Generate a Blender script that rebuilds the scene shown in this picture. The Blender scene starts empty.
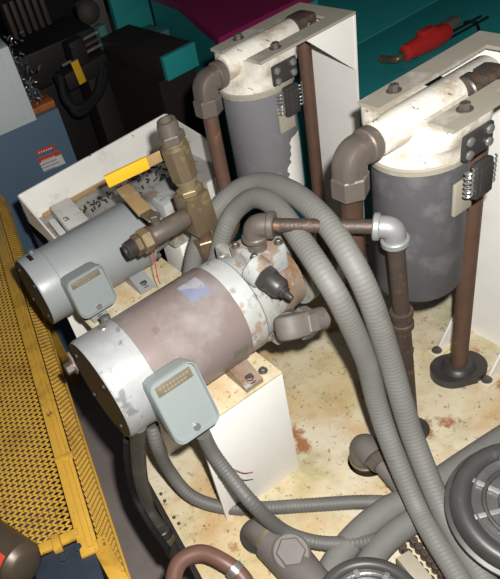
import bpy, bmesh, math, random
import numpy as np
from mathutils import Vector, Matrix
random.seed(7)
SC = bpy.context.scene
COL = SC.collection
# ------------------------------------------------------------------ camera
YAW, PITCH, ROLL = [math.radians(a) for a in (18.81, 41.25, 19.74)]
FPX, PPX, PPY, W, HH = 652.0, 149.0, 340.0, 500, 579
CAM = np.array([0.0, 0.0, 1.0])
cy_, sy_, cp_, sp_ = math.cos(YAW), math.sin(YAW), math.cos(PITCH), math.sin(PITCH)
_f = np.array([cp_*sy_, cp_*cy_, -sp_]); _r = np.array([cy_, -sy_, 0.0]); _d = np.cross(_f, _r)
_c, _s = math.cos(ROLL), math.sin(ROLL)
RX, DN, FW = _c*_r + _s*_d, -_s*_r + _c*_d, _f
cam = bpy.data.cameras.new('camera'); camo = bpy.data.objects.new('camera', cam); COL.objects.link(camo)
camo.matrix_world = Matrix(((RX[0], -DN[0], -FW[0], CAM[0]), (RX[1], -DN[1], -FW[1], CAM[1]), (RX[2], -DN[2], -FW[2], CAM[2]), (0, 0, 0, 1)))
cam.sensor_fit = 'VERTICAL'; cam.sensor_height = 36.0; cam.lens = FPX*36.0/HH
cam.shift_x = (W/2 - PPX)/HH; cam.shift_y = (PPY - HH/2)/HH
cam.clip_start = 0.01
SC.camera = camo
# ------------------------------------------------------------------ light and exposure
wd = bpy.data.worlds.new('world'); SC.world = wd; wd.use_nodes = True
wd.node_tree.nodes['Background'].inputs[0].default_value = (0.75, 0.85, 1.0, 1)
wd.node_tree.nodes['Background'].inputs[1].default_value = 0.03
fl = bpy.data.lights.new('camera_flash', 'SPOT'); flo = bpy.data.objects.new('camera_flash', fl); COL.objects.link(flo)
fl.energy = 84; fl.spot_size = math.radians(100); fl.spot_blend = 0.6; fl.shadow_soft_size = 0.012
fl.color = (1.0, 0.97, 0.93)
fp = CAM + 0.035*RX - 0.055*DN
m3 = camo.matrix_world.copy(); m3.translation = Vector(fp)
aim = Vector(FW + 0.15*RX - 0.10*DN).normalized()
flo.rotation_euler = (-aim).to_track_quat('Z', 'Y').to_euler(); flo.location = Vector(fp)
vs = SC.view_settings
vs.view_transform = 'Standard'; vs.look = 'None'; vs.gamma = 1.0; vs.use_curve_mapping = False; vs.exposure = 0.0

# ------------------------------------------------------------------ pixel -> place
def ray(x, y): return RX*((x-PPX)/FPX) + DN*((y-PPY)/FPX) + FW
def AZ(x, y, z): d = ray(x, y); return Vector(CAM + (z-CAM[2])/d[2]*d)
def AY(x, y, Y): d = ray(x, y); return Vector(CAM + (Y-CAM[1])/d[1]*d)
def AX(x, y, X): d = ray(x, y); return Vector(CAM + (X-CAM[0])/d[0]*d)
V = Vector
EX, EY, EZ = V((1, 0, 0)), V((0, 1, 0)), V((0, 0, 1))

# ------------------------------------------------------------------ materials
def mat(name, col, rough=0.5, metal=0.0, var=0.15, vscale=25, wear=(), bump=0.0, bscale=120, spec=0.5, stretch=None):
    m = bpy.data.materials.new(name); m.use_nodes = True; nt = m.node_tree; N = nt.nodes; L = nt.links
    b = N['Principled BSDF']; b.inputs['Roughness'].default_value = rough; b.inputs['Metallic'].default_value = metal
    b.inputs['Specular IOR Level'].default_value = spec
    tc = N.new('ShaderNodeTexCoord'); src = tc.outputs['Object']
    if stretch:
        mp = N.new('ShaderNodeMapping'); mp.inputs['Scale'].default_value = stretch; L.new(src, mp.inputs[0]); src = mp.outputs[0]
    def noise(s, det=6, ro=0.6):
        n = N.new('ShaderNodeTexNoise'); n.inputs['Scale'].default_value = s; n.inputs['Detail'].default_value = det
        n.inputs['Roughness'].default_value = ro; L.new(src, n.inputs['Vector']); return n
    n0 = noise(vscale); mx = N.new('ShaderNodeMix'); mx.data_type = 'RGBA'
    mx.inputs[6].default_value = (*[c*(1-var) for c in col], 1); mx.inputs[7].default_value = (*[min(1, c*(1+var)) for c in col], 1)
    L.new(n0.outputs[0], mx.inputs[0]); cur = mx.outputs[2]
    off = 0
    for (wc, sc, th, soft, amt) in wear:
        n = N.new('ShaderNodeTexNoise'); n.noise_dimensions = '4D'; n.inputs['W'].default_value = off; off += 3.7
        n.inputs['Scale'].default_value = sc; n.inputs['Detail'].default_value = 8; n.inputs['Roughness'].default_value = 0.65
        L.new(src, n.inputs['Vector'])
        mr = N.new('ShaderNodeMapRange'); mr.inputs[1].default_value = th; mr.inputs[2].default_value = th+soft
        mr.inputs[3].default_value = 0; mr.inputs[4].default_value = amt
        L.new(n.outputs[0], mr.inputs[0])
        k = N.new('ShaderNodeMix'); k.data_type = 'RGBA'; L.new(mr.outputs[0], k.inputs[0]); L.new(cur, k.inputs[6])
        k.inputs[7].default_value = (*wc, 1); cur = k.outputs[2]
    L.new(cur, b.inputs['Base Color'])
    if bump:
        nb = noise(bscale, 4); bp = N.new('ShaderNodeBump'); bp.inputs['Strength'].default_value = bump
        bp.inputs['Distance'].default_value = 0.002; L.new(nb.outputs[0], bp.inputs['Height']); L.new(bp.outputs[0], b.inputs['Normal'])
    return m
RUST = (0.33, 0.12, 0.03); DRUST = (0.10, 0.045, 0.02); OIL = (0.30, 0.22, 0.10)
MT = {}
MT['tank_top'] = mat('tank_cream_paint', (0.64, 0.575, 0.43), 0.5, var=.16, vscale=7, bump=.25, bscale=160,
    wear=[((0.54, 0.41, 0.19), 5, .43, .22, .8), ((0.33, 0.29, 0.11), 10, .49, .14, .6), ((0.46, 0.24, 0.06), 6, .53, .14, .6), ((0.30, 0.10, 0.022), 13, .59, .06, .9),
          ((0.62, 0.56, 0.42), 16, .56, .10, .7), ((0.20, 0.155, 0.075), 110, .585, .05, .8), ((0.045, 0.032, 0.02), 75, .665, .02, .95)])
MT['white'] = mat('white_paint', (0.80, 0.79, 0.75), 0.42, var=.07, vscale=14, bump=.1,
    wear=[((0.62, 0.55, 0.42), 9, .60, .12, .5), ((0.12, 0.09, 0.06), 55, .72, .02, .8), ((0.3, 0.16, 0.07), 22, .70, .04, .6)])
MT['white_bent'] = mat('white_chipped_paint', (0.80, 0.79, 0.74), 0.45, var=.1, vscale=18, bump=.15,
    wear=[((0.5, 0.45, 0.36), 12, .56, .12, .55), ((0.06, 0.05, 0.045), 34, .655, .02, .9), ((0.30, 0.16, 0.08), 20, .68, .03, .8)])
MT['fork'] = mat('dusty_beige_white_paint', (0.31, 0.285, 0.23), 0.6, var=.14, vscale=20, bump=.1,
    wear=[((0.50, 0.48, 0.43), 15, .56, .08, .6), ((0.14, 0.09, 0.06), 45, .68, .03, .8)])
MT['head'] = mat('cast_white_paint', (0.66, 0.63, 0.56), 0.45, var=.10, vscale=20, bump=.3,
    wear=[((0.34, 0.27, 0.18), 13, .50, .12, .8), ((0.70, 0.68, 0.62), 30, .52, .06, .6), ((0.14, 0.08, 0.05), 55, .61, .03, .85)])
MT['can'] = mat('grey_canister_paint', (0.088, 0.087, 0.092), 0.5, var=.14, vscale=12, bump=.12, wear=[((0.15, 0.148, 0.155), 22, .50, .12, .7), ((0.6, 0.6, 0.6), 70, .76, .02, .5)])
MT['can_chip'] = mat('grey_canister_peeling', (0.165, 0.163, 0.175), 0.5, var=.14, vscale=12, bump=.12, wear=[((0.26, 0.26, 0.27), 18, .58, .15, .6), ((0.10, 0.10, 0.10), 30, .68, .03, .8)])
MT['m_light'] = mat('light_grey_motor_paint', (0.255, 0.272, 0.275), 0.38, var=.08, vscale=14, bump=.08,
    wear=[((0.30, 0.27, 0.24), 14, .62, .10, .6), ((0.09, 0.08, 0.07), 50, .71, .02, .8), ((0.35, 0.20, 0.12), 30, .70, .03, .7)])
MT['m_bell'] = mat('pale_grey_bell_paint', (0.265, 0.275, 0.275), 0.45, var=.10, vscale=16, bump=.12,
    wear=[((0.34, 0.35, 0.35), 9, .5, .1, .7), ((0.13, 0.125, 0.125), 26, .565, .04, .75), ((0.34, 0.17, 0.08), 22, .68, .04, .8)])
MT['m_brown'] = mat('worn_mauve_shell_paint', (0.205, 0.165, 0.155), 0.36, var=.16, vscale=10, bump=.08,
    wear=[((0.32, 0.30, 0.295), 9, .53, .14, .6), ((0.34, 0.17, 0.09), 16, .66, .05, .6), ((0.13, 0.09, 0.08), 20, .64, .06, .5)])
MT['box'] = mat('grey_blue_box_paint', (0.235, 0.265, 0.26), 0.36, var=.06, vscale=20, bump=.05,
    wear=[((0.20, 0.22, 0.22), 35, .68, .03, .6), ((0.30, 0.25, 0.2), 18, .66, .06, .4)])
MT['plate_text'] = mat('tarnished_nameplate', (0.20, 0.17, 0.12), 0.4, .3, var=.2, vscale=60)
MT['plate_ink'] = mat('nameplate_raised_marks', (0.28, 0.245, 0.18), 0.45, .3)
MT['black'] = mat('black_rubber', (0.012, 0.012, 0.013), 0.7, var=.2, spec=.25)
MT['blackmetal'] = mat('black_enamel', (0.045, 0.042, 0.040), 0.42, .2, var=.25, vscale=30, wear=[((0.10, 0.085, 0.08), 25, .58, .1, .6)])
MT['fan'] = mat('black_fan_cover_enamel', (0.06, 0.058, 0.057), 0.42, .1, var=.2, vscale=30, wear=[((0.22, 0.20, 0.19), 30, .6, .1, .6)])
MT['fan_in'] = mat('rusty_fan_inside', (0.24, 0.17, 0.14), 0.6, .1, var=.35, vscale=30, wear=[((0.25, 0.10, 0.05), 20, .56, .06, .8)])
MT['silver'] = mat('bare_steel', (0.50, 0.50, 0.48), 0.32, .8, var=.2, vscale=40)
MT['bolt'] = mat('dull_bolt_steel', (0.13, 0.115, 0.10), 0.45, .5, var=.3, vscale=80, wear=[((0.3, 0.15, 0.08), 60, .6, .05, .7)])
MT['fitting'] = mat('dusty_steel_fitting', (0.15, 0.128, 0.11), 0.42, .4, var=.2, vscale=40, bump=.15, wear=[((0.30, 0.17, 0.09), 30, .60, .08, .7)])
MT['greyfit'] = mat('grey_steel_fitting', (0.145, 0.13, 0.117), 0.62, .08, var=.18, vscale=35, bump=.1, wear=[((0.10, 0.085, 0.075), 40, .6, .08, .7)])
MT['brass'] = mat('olive_brass_plating', (0.21, 0.158, 0.098), 0.36, .5, var=.2, vscale=40, bump=.08, wear=[((0.45, 0.37, 0.10), 25, .60, .06, .8), ((0.12, 0.09, 0.06), 40, .62, .06, .7)])
MT['zinc'] = mat('yellow_zinc_plating', (0.30, 0.245, 0.14), 0.42, .5, var=.2, vscale=40, wear=[((0.15, 0.11, 0.07), 40, .6, .06, .7)])
MT['rustpipe'] = mat('brown_rusted_pipe', (0.115, 0.066, 0.045), 0.5, .2, var=.25, vscale=30, bump=.2, wear=[((0.13, 0.075, 0.05), 25, .55, .1, .7), ((0.26, 0.12, 0.05), 35, .60, .06, .7)])
MT['darkpipe'] = mat('dark_rusted_pipe', (0.085, 0.062, 0.05), 0.5, .4, var=.3, vscale=40, bump=.4, bscale=220, wear=[((0.20, 0.11, 0.06), 60, .58, .06, .8), ((0.24, 0.22, 0.2), 90, .66, .04, .7)])
MT['galv'] = mat('galvanised_steel', (0.28, 0.285, 0.285), 0.48, .35, var=.12, vscale=60)
MT['pump'] = mat('pale_blue_grey_pump_paint', (0.38, 0.395, 0.385), 0.45, var=.14, vscale=25, bump=.2, wear=[((0.24, 0.15, 0.09), 22, .53, .05, .8), ((0.20, 0.19, 0.17), 40, .56, .05, .8), ((0.30, 0.28, 0.22), 12, .52, .1, .6)])
MT['pumprust'] = mat('rust_streaked_casting', (0.27, 0.205, 0.155), 0.5, .1, var=.2, vscale=25, bump=.2, wear=[((0.21, 0.115, 0.06), 22, .50, .08, .9), ((0.36, 0.37, 0.36), 26, .53, .06, .85)])
MT['hose'] = mat('grey_hose_rubber', (0.165, 0.163, 0.150), 0.6, var=.12, vscale=30, bump=.15, wear=[((0.11, 0.11, 0.105), 26, .60, .1, .6), ((0.20, 0.194, 0.172), 14, .55, .12, .5)])
MT['hose2'] = mat('dark_grey_hose_rubber', (0.12, 0.115, 0.108), 0.55, var=.12, vscale=30, bump=.15, wear=[((0.17, 0.165, 0.155), 20, .58, .1, .6)])
MT['hose3'] = mat('black_grey_hose_rubber', (0.055, 0.052, 0.043), 0.55, var=.2, vscale=30, bump=.15, wear=[((0.14, 0.135, 0.12), 30, .58, .1, .6)])
MT['brownhose'] = mat('brown_hose_rubber', (0.15, 0.075, 0.055), 0.45, var=.2, vscale=30, wear=[((0.24, 0.14, 0.11), 30, .6, .1, .6)])
MT['yellow'] = mat('yellow_guard_paint', (0.52, 0.30, 0.04), 0.45, var=.14, vscale=20, bump=.1, wear=[((0.30, 0.155, 0.025), 12, .52, .1, .7), ((0.08, 0.05, 0.03), 40, .61, .03, .85)])
MT['ymesh'] = mat('yellow_mesh_paint', (0.58, 0.34, 0.05), 0.45, var=.12, vscale=20, wear=[((0.34, 0.175, 0.03), 9, .50, .12, .7)])
MT['ybright'] = mat('bright_yellow_grip', (0.70, 0.40, 0.02), 0.4, var=.06, wear=[((0.55, 0.33, 0.06), 60, .66, .04, .6)])
MT['tan'] = mat('tan_lever_steel', (0.42, 0.28, 0.13), 0.4, .3, var=.18, vscale=40, wear=[((0.55, 0.47, 0.30), 25, .58, .08, .7)])
MT['floor'] = mat('oily_concrete', (0.40, 0.335, 0.305), 0.6, var=.3, vscale=6, bump=.3, wear=[((0.26, 0.215, 0.20), 4, .5, .2, .7)])
MT['wall'] = mat('dark_shop_wall', (0.05, 0.05, 0.055), 0.8)
MT['blue'] = mat('slate_blue_paint', (0.10, 0.165, 0.24), 0.45, var=.10, vscale=7, wear=[((0.07, 0.11, 0.16), 8, .6, .15, .6)])
MT['navy'] = mat('navy_paint', (0.022, 0.031, 0.046), 0.5, var=.2)
MT['cab'] = mat('pale_grey_cabinet_paint', (0.62, 0.68, 0.70), 0.4, var=.06, vscale=8)
MT['orange'] = mat('orange_paint', (0.45, 0.12, 0.02), 0.5, var=.3, vscale=16, wear=[((0.08, 0.05, 0.03), 10, .52, .1, .8)])
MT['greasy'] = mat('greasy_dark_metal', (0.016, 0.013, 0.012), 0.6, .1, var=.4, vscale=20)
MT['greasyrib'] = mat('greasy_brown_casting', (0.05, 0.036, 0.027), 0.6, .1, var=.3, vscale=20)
MT['teal'] = mat('teal_machine_paint', (0.022, 0.30, 0.30), 0.42, var=.12, vscale=6, wear=[((0.012, 0.18, 0.18), 5, .56, .15, .6)])
MT['tealpale'] = mat('faded_teal_paint', (0.07, 0.20, 0.18), 0.45, var=.15)
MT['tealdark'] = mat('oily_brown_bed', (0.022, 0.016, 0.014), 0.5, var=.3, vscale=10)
MT['purple'] = mat('maroon_paint', (0.25, 0.014, 0.085), 0.42, var=.10, vscale=5)
MT['red'] = mat('red_plastic', (0.62, 0.03, 0.03), 0.35, var=.12, vscale=30)
MT['redflat'] = mat('red_sticker', (0.62, 0.06, 0.03), 0.5, var=.1)
MT['whiteflat'] = mat('white_sticker', (0.70, 0.70, 0.68), 0.5, var=.1, vscale=60)
MT['inkflat'] = mat('grey_sticker_ink', (0.35, 0.35, 0.36), 0.5)
MT['bluesticker'] = mat('blue_sticker', (0.20, 0.215, 0.30), 0.4, var=.15, vscale=40, wear=[((0.38, 0.36, 0.37), 30, .5, .08, .7)])
MT['copper'] = mat('red_wire', (0.5, 0.04, 0.05), 0.4)
MT['navywire'] = mat('blue_wire', (0.05, 0.06, 0.2), 0.4)
MT['cap_cream'] = mat('cream_label_paint', (0.34, 0.31, 0.24), 0.6, var=.2, vscale=50)
MT['dirty'] = mat('grimy_tray_paint', (0.36, 0.35, 0.32), 0.5, var=.2, vscale=20, bump=.2, wear=[((0.16, 0.14, 0.12), 14, .5, .1, .7), ((0.04, 0.03, 0.03), 40, .6, .03, .9), ((0.30, 0.19, 0.10), 12, .6, .05, .7)])
MT['oilsteel'] = mat('oily_grey_steel', (0.08, 0.062, 0.042), 0.4, .3, var=.3, vscale=20)
MT['darkfit'] = mat('dark_steel_fitting', (0.075, 0.062, 0.056), 0.42, .4, var=.3, vscale=40, bump=.1, wear=[((0.18, 0.10, 0.06), 30, .55, .08, .6)])
MT['hole'] = mat('dark_tank_inside', (0.008, 0.007, 0.006), 0.8)

# ------------------------------------------------------------------ mesh building
def basis(d, up=None):
    d = V(d).normalized()
    a = V(up) if up is not None else (EZ if abs(d.z) < .9 else EX)
    u = a.cross(d)
    if u.length < 1e-6: u = EX.cross(d)
    u.normalize(); w = d.cross(u)
    return u, w, d
class B:
    def __init__(s): s.v = []; s.f = []
    def add(s, vs, fs):
        o = len(s.v); s.v += [tuple(v) for v in vs]; s.f += [tuple(i+o for i in f) for f in fs]; return s
    def obox(s, c, ux, uy, uz, sx, sy, sz, bev=0.0):
        """box centred at c on axes ux uy uz with full sizes"""
        bm = bmesh.new(); bmesh.ops.create_cube(bm, size=1)
        for v in bm.verts: v.co = V((v.co.x*sx, v.co.y*sy, v.co.z*sz))
        if bev > 0: bmesh.ops.bevel(bm, geom=bm.edges[:], offset=min(bev, .45*min(sx, sy, sz)), segments=2, profile=.6, affect='EDGES')
        c = V(c); ux, uy, uz = V(ux), V(uy), V(uz)
        flip = ux.cross(uy).dot(uz) < 0
        bm.verts.index_update()
        vs = [c + ux*v.co.x + uy*v.co.y + uz*v.co.z for v in bm.verts]
        fs = [[v.index for v in f.verts] for f in bm.faces]
        if flip: fs = [f[::-1] for f in fs]
        bm.free(); return s.add(vs, fs)
    def box(s, x0, x1, y0, y1, z0, z1, bev=0.0):
        return s.obox(((x0+x1)/2, (y0+y1)/2, (z0+z1)/2), EX, EY, EZ, x1-x0, y1-y0, z1-z0, bev)
    def lathe(s, p, d, prof, n=28, ph=0.0, up=None):
        """profile [(t along d, radius)]; closed with fans where radius>0 at the ends"""
        u, w, d = basis(d, up); p = V(p); vs = []; fs = []
        for (t, r) in prof:
            for k in range(n):
                a = ph + 2*math.pi*k/n; vs.append(p + d*t + (u*math.cos(a) + w*math.sin(a))*max(r, 1e-5))
        for i in range(len(prof)-1):
            for k in range(n):
                a, b = i*n+k, i*n+(k+1) % n; fs.append((a, b, b+n, a+n))
        fs.append(tuple(range(n))[::-1]); q = (len(prof)-1)*n; fs.append(tuple(q+k for k in range(n)))
        return s.add(vs, fs)
    def cyl(s, p0, p1, r, n=24, bev=0.0, r1=None):
        p0, p1 = V(p0), V(p1); L = (p1-p0).length; r1 = r if r1 is None else r1
        pr = [(0, r), (L, r1)] if bev <= 0 else [(0, r-bev), (bev, r), (L-bev, r1), (L, r1-bev)]
        return s.lathe(p0, p1-p0, pr, n)
    def hexn(s, p0, p1, r, bev=.0015, up=None, ph=0.0):
        p0, p1 = V(p0), V(p1); L = (p1-p0).length
        return s.lathe(p0, p1-p0, [(0, r-bev), (bev, r), (L-bev, r), (L, r-bev)], 6, ph, up)
    def tube(s, pts, r, n=16, rib=None, step=None, cap=True, smooth=True, sq=0.0, up=None):
        P = [V(p) for p in pts]
        if smooth and len(P) > 2:
            Q = []
            for i in range(len(P)-1):
                a, b, c, d = P[max(i-1, 0)], P[i], P[i+1], P[min(i+2, len(P)-1)]
                for k in range(24):
                    t = k/24
                    Q.append(.5*((2*b) + (c-a)*t + (2*a-5*b+4*c-d)*t*t + (3*b-a-3*c+d)*t**3))
            Q.append(P[-1]); P = Q
        if smooth or rib:
            L = [0]
            for i in range(1, len(P)): L.append(L[-1] + (P[i]-P[i-1]).length)
            st = (rib[0]/4 if rib else (step or max(r*.35, .003))); m = max(2, int(L[-1]/st)); R = []; j = 0
            for k in range(m+1):
                t = L[-1]*k/m
                while j < len(L)-2 and L[j+1] < t: j += 1
                q = (t-L[j])/max(L[j+1]-L[j], 1e-9); R.append(P[j].lerp(P[j+1], min(max(q, 0), 1)))
            P = R
        m = len(P); T = [(P[min(i+1, m-1)]-P[max(i-1, 0)]).normalized() for i in range(m)]
        u, w, _ = basis(T[0], up); vs = []; fs = []
        for i in range(m):
            if i: u = (u - T[i]*u.dot(T[i])).normalized()
            w = T[i].cross(u); rr = r(i/(m-1)) if callable(r) else r
            if rib: rr += rib[1]*(1 if i % 4 in (0, 1) else -1)
            for k in range(n):
                a = 2*math.pi*k/n; q = 1.0/max(abs(math.cos(a)), abs(math.sin(a))) if sq else 1.0; q = 1 + (min(q, 1.24)-1)*sq
                vs.append(P[i] + (u*math.cos(a) + w*math.sin(a))*rr*q)
        for i in range(m-1):
            for k in range(n):
                a, b = i*n+k, i*n+(k+1) % n; fs.append((a, b, b+n, a+n))
        if cap: fs.append(tuple(range(n))[::-1]); fs.append(tuple((m-1)*n+k for k in range(n)))
        return s.add(vs, fs)
    def prism(s, poly, ext):
        """poly: list of 3-D points (planar), extruded by vector ext"""
        n = len(poly); P = [V(p) for p in poly]; e = V(ext)
        nm = V((0, 0, 0))
        for i in range(n): nm += P[i].cross(P[(i+1) % n])
        if nm.dot(e) > 0: P = P[::-1]
        vs = P + [p+e for p in P]; fs = [tuple(range(n)), tuple(range(2*n-1, n-1, -1))]
        for i in range(n): j = (i+1) % n; fs.append((j, i, i+n, j+n))
        return s.add(vs, fs)
    def elbow(s, c, da, db, r, la, lb, bend=None, n=20, sq=0.0):
        """pipe bend: from c+da*la through a corner at c to c+db*lb"""
        c, da, db = V(c), V(da).normalized(), V(db).normalized(); k = bend or r*1.3
        pts = [c + da*la]
        for i in range(9):
            t = i/8; pts.append((c+da*k)*(1-t)**2 + c*2*t*(1-t) + (c+db*k)*t*t)
        pts.append(c + db*lb)
        return s.tube(pts, r, n, smooth=False, sq=sq, up=da.cross(db))

def shell_band(p, d, t0, t1, r, a0, a1, n=14):
    u, w, d = basis(d); vs, fs = [], []
    for i in range(n+1):
        a = math.radians(a0+(a1-a0)*i/n)
        for t in (t0, t1): vs.append(V(p)+d*t+(u*math.cos(a)+w*math.sin(a))*r)
    for i in range(n): fs.append((2*i, 2*i+1, 2*i+3, 2*i+2))
    return B().add(vs, fs)
WORLD = {}
def bake(name, b, m, loc, ang=40):
    me = bpy.data.meshes.new(name)
    me.from_pydata([(v[0]-loc[0], v[1]-loc[1], v[2]-loc[2]) for v in b.v], [], b.f)
    me.materials.append(MT[m] if isinstance(m, str) else m)
    for p in me.polygons: p.use_smooth = True
    me.update()
    try: me.set_sharp_from_angle(angle=math.radians(ang))
    except Exception: pass
    o = bpy.data.objects.new(name, me); COL.objects.link(o); return o
def tag(o, label, cat, group=None):
    o['label'] = label; o['category'] = cat
    if group: o['group'] = group
    return o
def bounds(b):
    a = np.array(b.v); return a.min(0), a.max(0)
def single(name, b, m, label, cat, group=None, ang=40):
    lo, hi = bounds(b); loc = ((lo[0]+hi[0])/2, (lo[1]+hi[1])/2, lo[2])
    o = bake(name, b, m, loc, ang); o.location = loc; WORLD[o.name] = V(loc); return tag(o, label, cat, group)
def struct(name, b, m):
    lo, hi = bounds(b); loc = ((lo[0]+hi[0])/2, (lo[1]+hi[1])/2, lo[2])
    o = bake(name, b, m, loc); o.location = loc; o['kind'] = 'structure'; WORLD[o.name] = V(loc); return o
def thing(name, label, cat, loc, group=None):
    o = bpy.data.objects.new(name, None); COL.objects.link(o); o.location = loc; o.empty_display_size = .05
    WORLD[o.name] = V(loc); return tag(o, label, cat, group)
def part(name, b, m, parent, ang=40, label=None):
    lo, hi = bounds(b); loc = V(((lo[0]+hi[0])/2, (lo[1]+hi[1])/2, (lo[2]+hi[2])/2))
    o = bake(name, b, m, loc, ang); o.parent = parent; o.location = loc - WORLD[parent.name]; WORLD[o.name] = loc
    if label: o['label'] = label
    return o
def bolt(parent, p, d, r=.006, h=.005, washer=True, m='bolt', name='bolt'):
    p, d = V(p), V(d).normalized(); b = B()
    if washer: b.cyl(p-d*.0005, p+d*.0015, r*1.5, 16)
    b.hexn(p, p+d*(h+.0015), r, .0008)
    return part(name, b, m, parent)

# ================================================================== SETTING
FZ = -0.75
struct('floor', B().box(-2.5, 5.0, -1.2, 6.0, FZ-.05, FZ), 'floor')
struct('wall_back', B().box(-2.5, 5.0, 6.0, 6.1, FZ, 2.6), 'wall')
struct('wall_right', B().box(5.0, 5.1, -1.2, 6.0, FZ, 2.6), 'wall')

# ================================================================== RESERVOIR TANK
TX0, TX1, TY0, TY1 = .148, .98, .12, 1.12
def edge_x(y): return .139 + .147*(y-.608)      # the lid's near edge runs slightly askew
t = thing('reservoir_tank', 'white oil tank with rust-stained cream top carrying the motors and filters', 'tank', (.56, .62, FZ))
HOLES = [(AZ(367, 461, 0), .033)]
def tank_top():
    """lid plate with a round hole for the suction pipe"""
    bm = bmesh.new(); (hc, hr) = HOLES[0]; n = 32
    outer = [(edge_x(TY0), TY0), (TX1, TY0), (TX1, TY1), (edge_x(TY1), TY1)]
    ov = [bm.verts.new((x, y, 0)) for x, y in outer]
    iv = [bm.verts.new((hc.x+hr*math.cos(2*math.pi*k/n), hc.y+hr*math.sin(2*math.pi*k/n), 0)) for k in range(n)]
    es = [bm.edges.new((ov[i], ov[(i+1) % 4])) for i in range(4)] + [bm.edges.new((iv[i], iv[(i+1) % n])) for i in range(n)]
    bmesh.ops.triangle_fill(bm, use_beauty=True, use_dissolve=False, edges=es)
    r = bmesh.ops.extrude_face_region(bm, geom=bm.faces[:])
    for g in r['geom']:
        if isinstance(g, bmesh.types.BMVert): g.co.z = -.012
    bmesh.ops.recalc_face_normals(bm, faces=bm.faces[:])
    bm.verts.index_update()
    b = B(); b.add([v.co.copy() for v in bm.verts], [[v.index for v in f.verts] for f in bm.faces]); bm.free(); return b
part('lid', tank_top(), 'tank_top', t)
w = B(); ya, yb = TY0+.012, TY1-.012; xa_, xb_ = edge_x(ya)+.012, edge_x(yb)+.012
w.prism([(xa_, ya, -.55), (xa_+.008, ya, -.55), (xb_+.008, yb, -.55), (xb_, yb, -.55)], (0, 0, .538)); w.box(TX1-.02, TX1-.012, ya, yb, -.55, -.012)
w.box(xa_, TX1-.012, ya, ya+.008, -.55, -.012); w.box(xb_, TX1-.012, yb-.008, yb, -.55, -.012)
w.prism([(xa_, ya, -.558), (TX1-.012, ya, -.558), (TX1-.012, yb, -.558), (xb_, yb, -.558)], (0, 0, .008))
part('body', w, 'white', t)
for (x, y) in ((edge_x(TY0)+.07, TY0+.05), (TX1-.05, TY0+.05), (edge_x(TY1)+.05, TY1-.05), (TX1-.05, TY1-.05)):
    part('leg', B().box(x-.02, x+.02, y-.02, y+.02, FZ, -.558), 'white', t)
for p in ((150, 512), (156, 498), (167, 523), (179, 524)):
    q = AZ(*p, 0)
    part('lid_bolt', B().hexn(V((max(q.x, edge_x(q.y)+.008), q.y, 0)), V((max(q.x, edge_x(q.y)+.008), q.y, .003)), .0035, .0005), 'bolt', t)

# ================================================================== MOTOR RISERS (white bent plate saddles)
RZ = .255
def riser(name, label, x0, x1, y0, y1, grp=None):
    t = thing(name, label, 'motor mount', ((x0+x1)/2, (y0+y1)/2, 0), grp); th = .005
    part('top_plate', B().box(x0, x1, y0, y1, RZ-th, RZ, .0015), 'tank_top', t)
    part('front_plate', B().box(x0, x1, y0, y0+th, 0, RZ-th, .001), 'white', t)
    part('back_plate', B().box(x0, x1, y1-th, y1, 0, RZ-th, .001), 'white', t)
    return t
rs2 = riser('motor_riser', 'white sheet steel saddle carrying the brown motor on the tank lid', .222, .384, .583, .775)
bolt(rs2, AZ(263, 371, RZ), EZ, .005, .005)
rs1 = riser('motor_riser', 'white sheet steel saddle under the small light grey motor', .215, .42, .905, 1.085)

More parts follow.
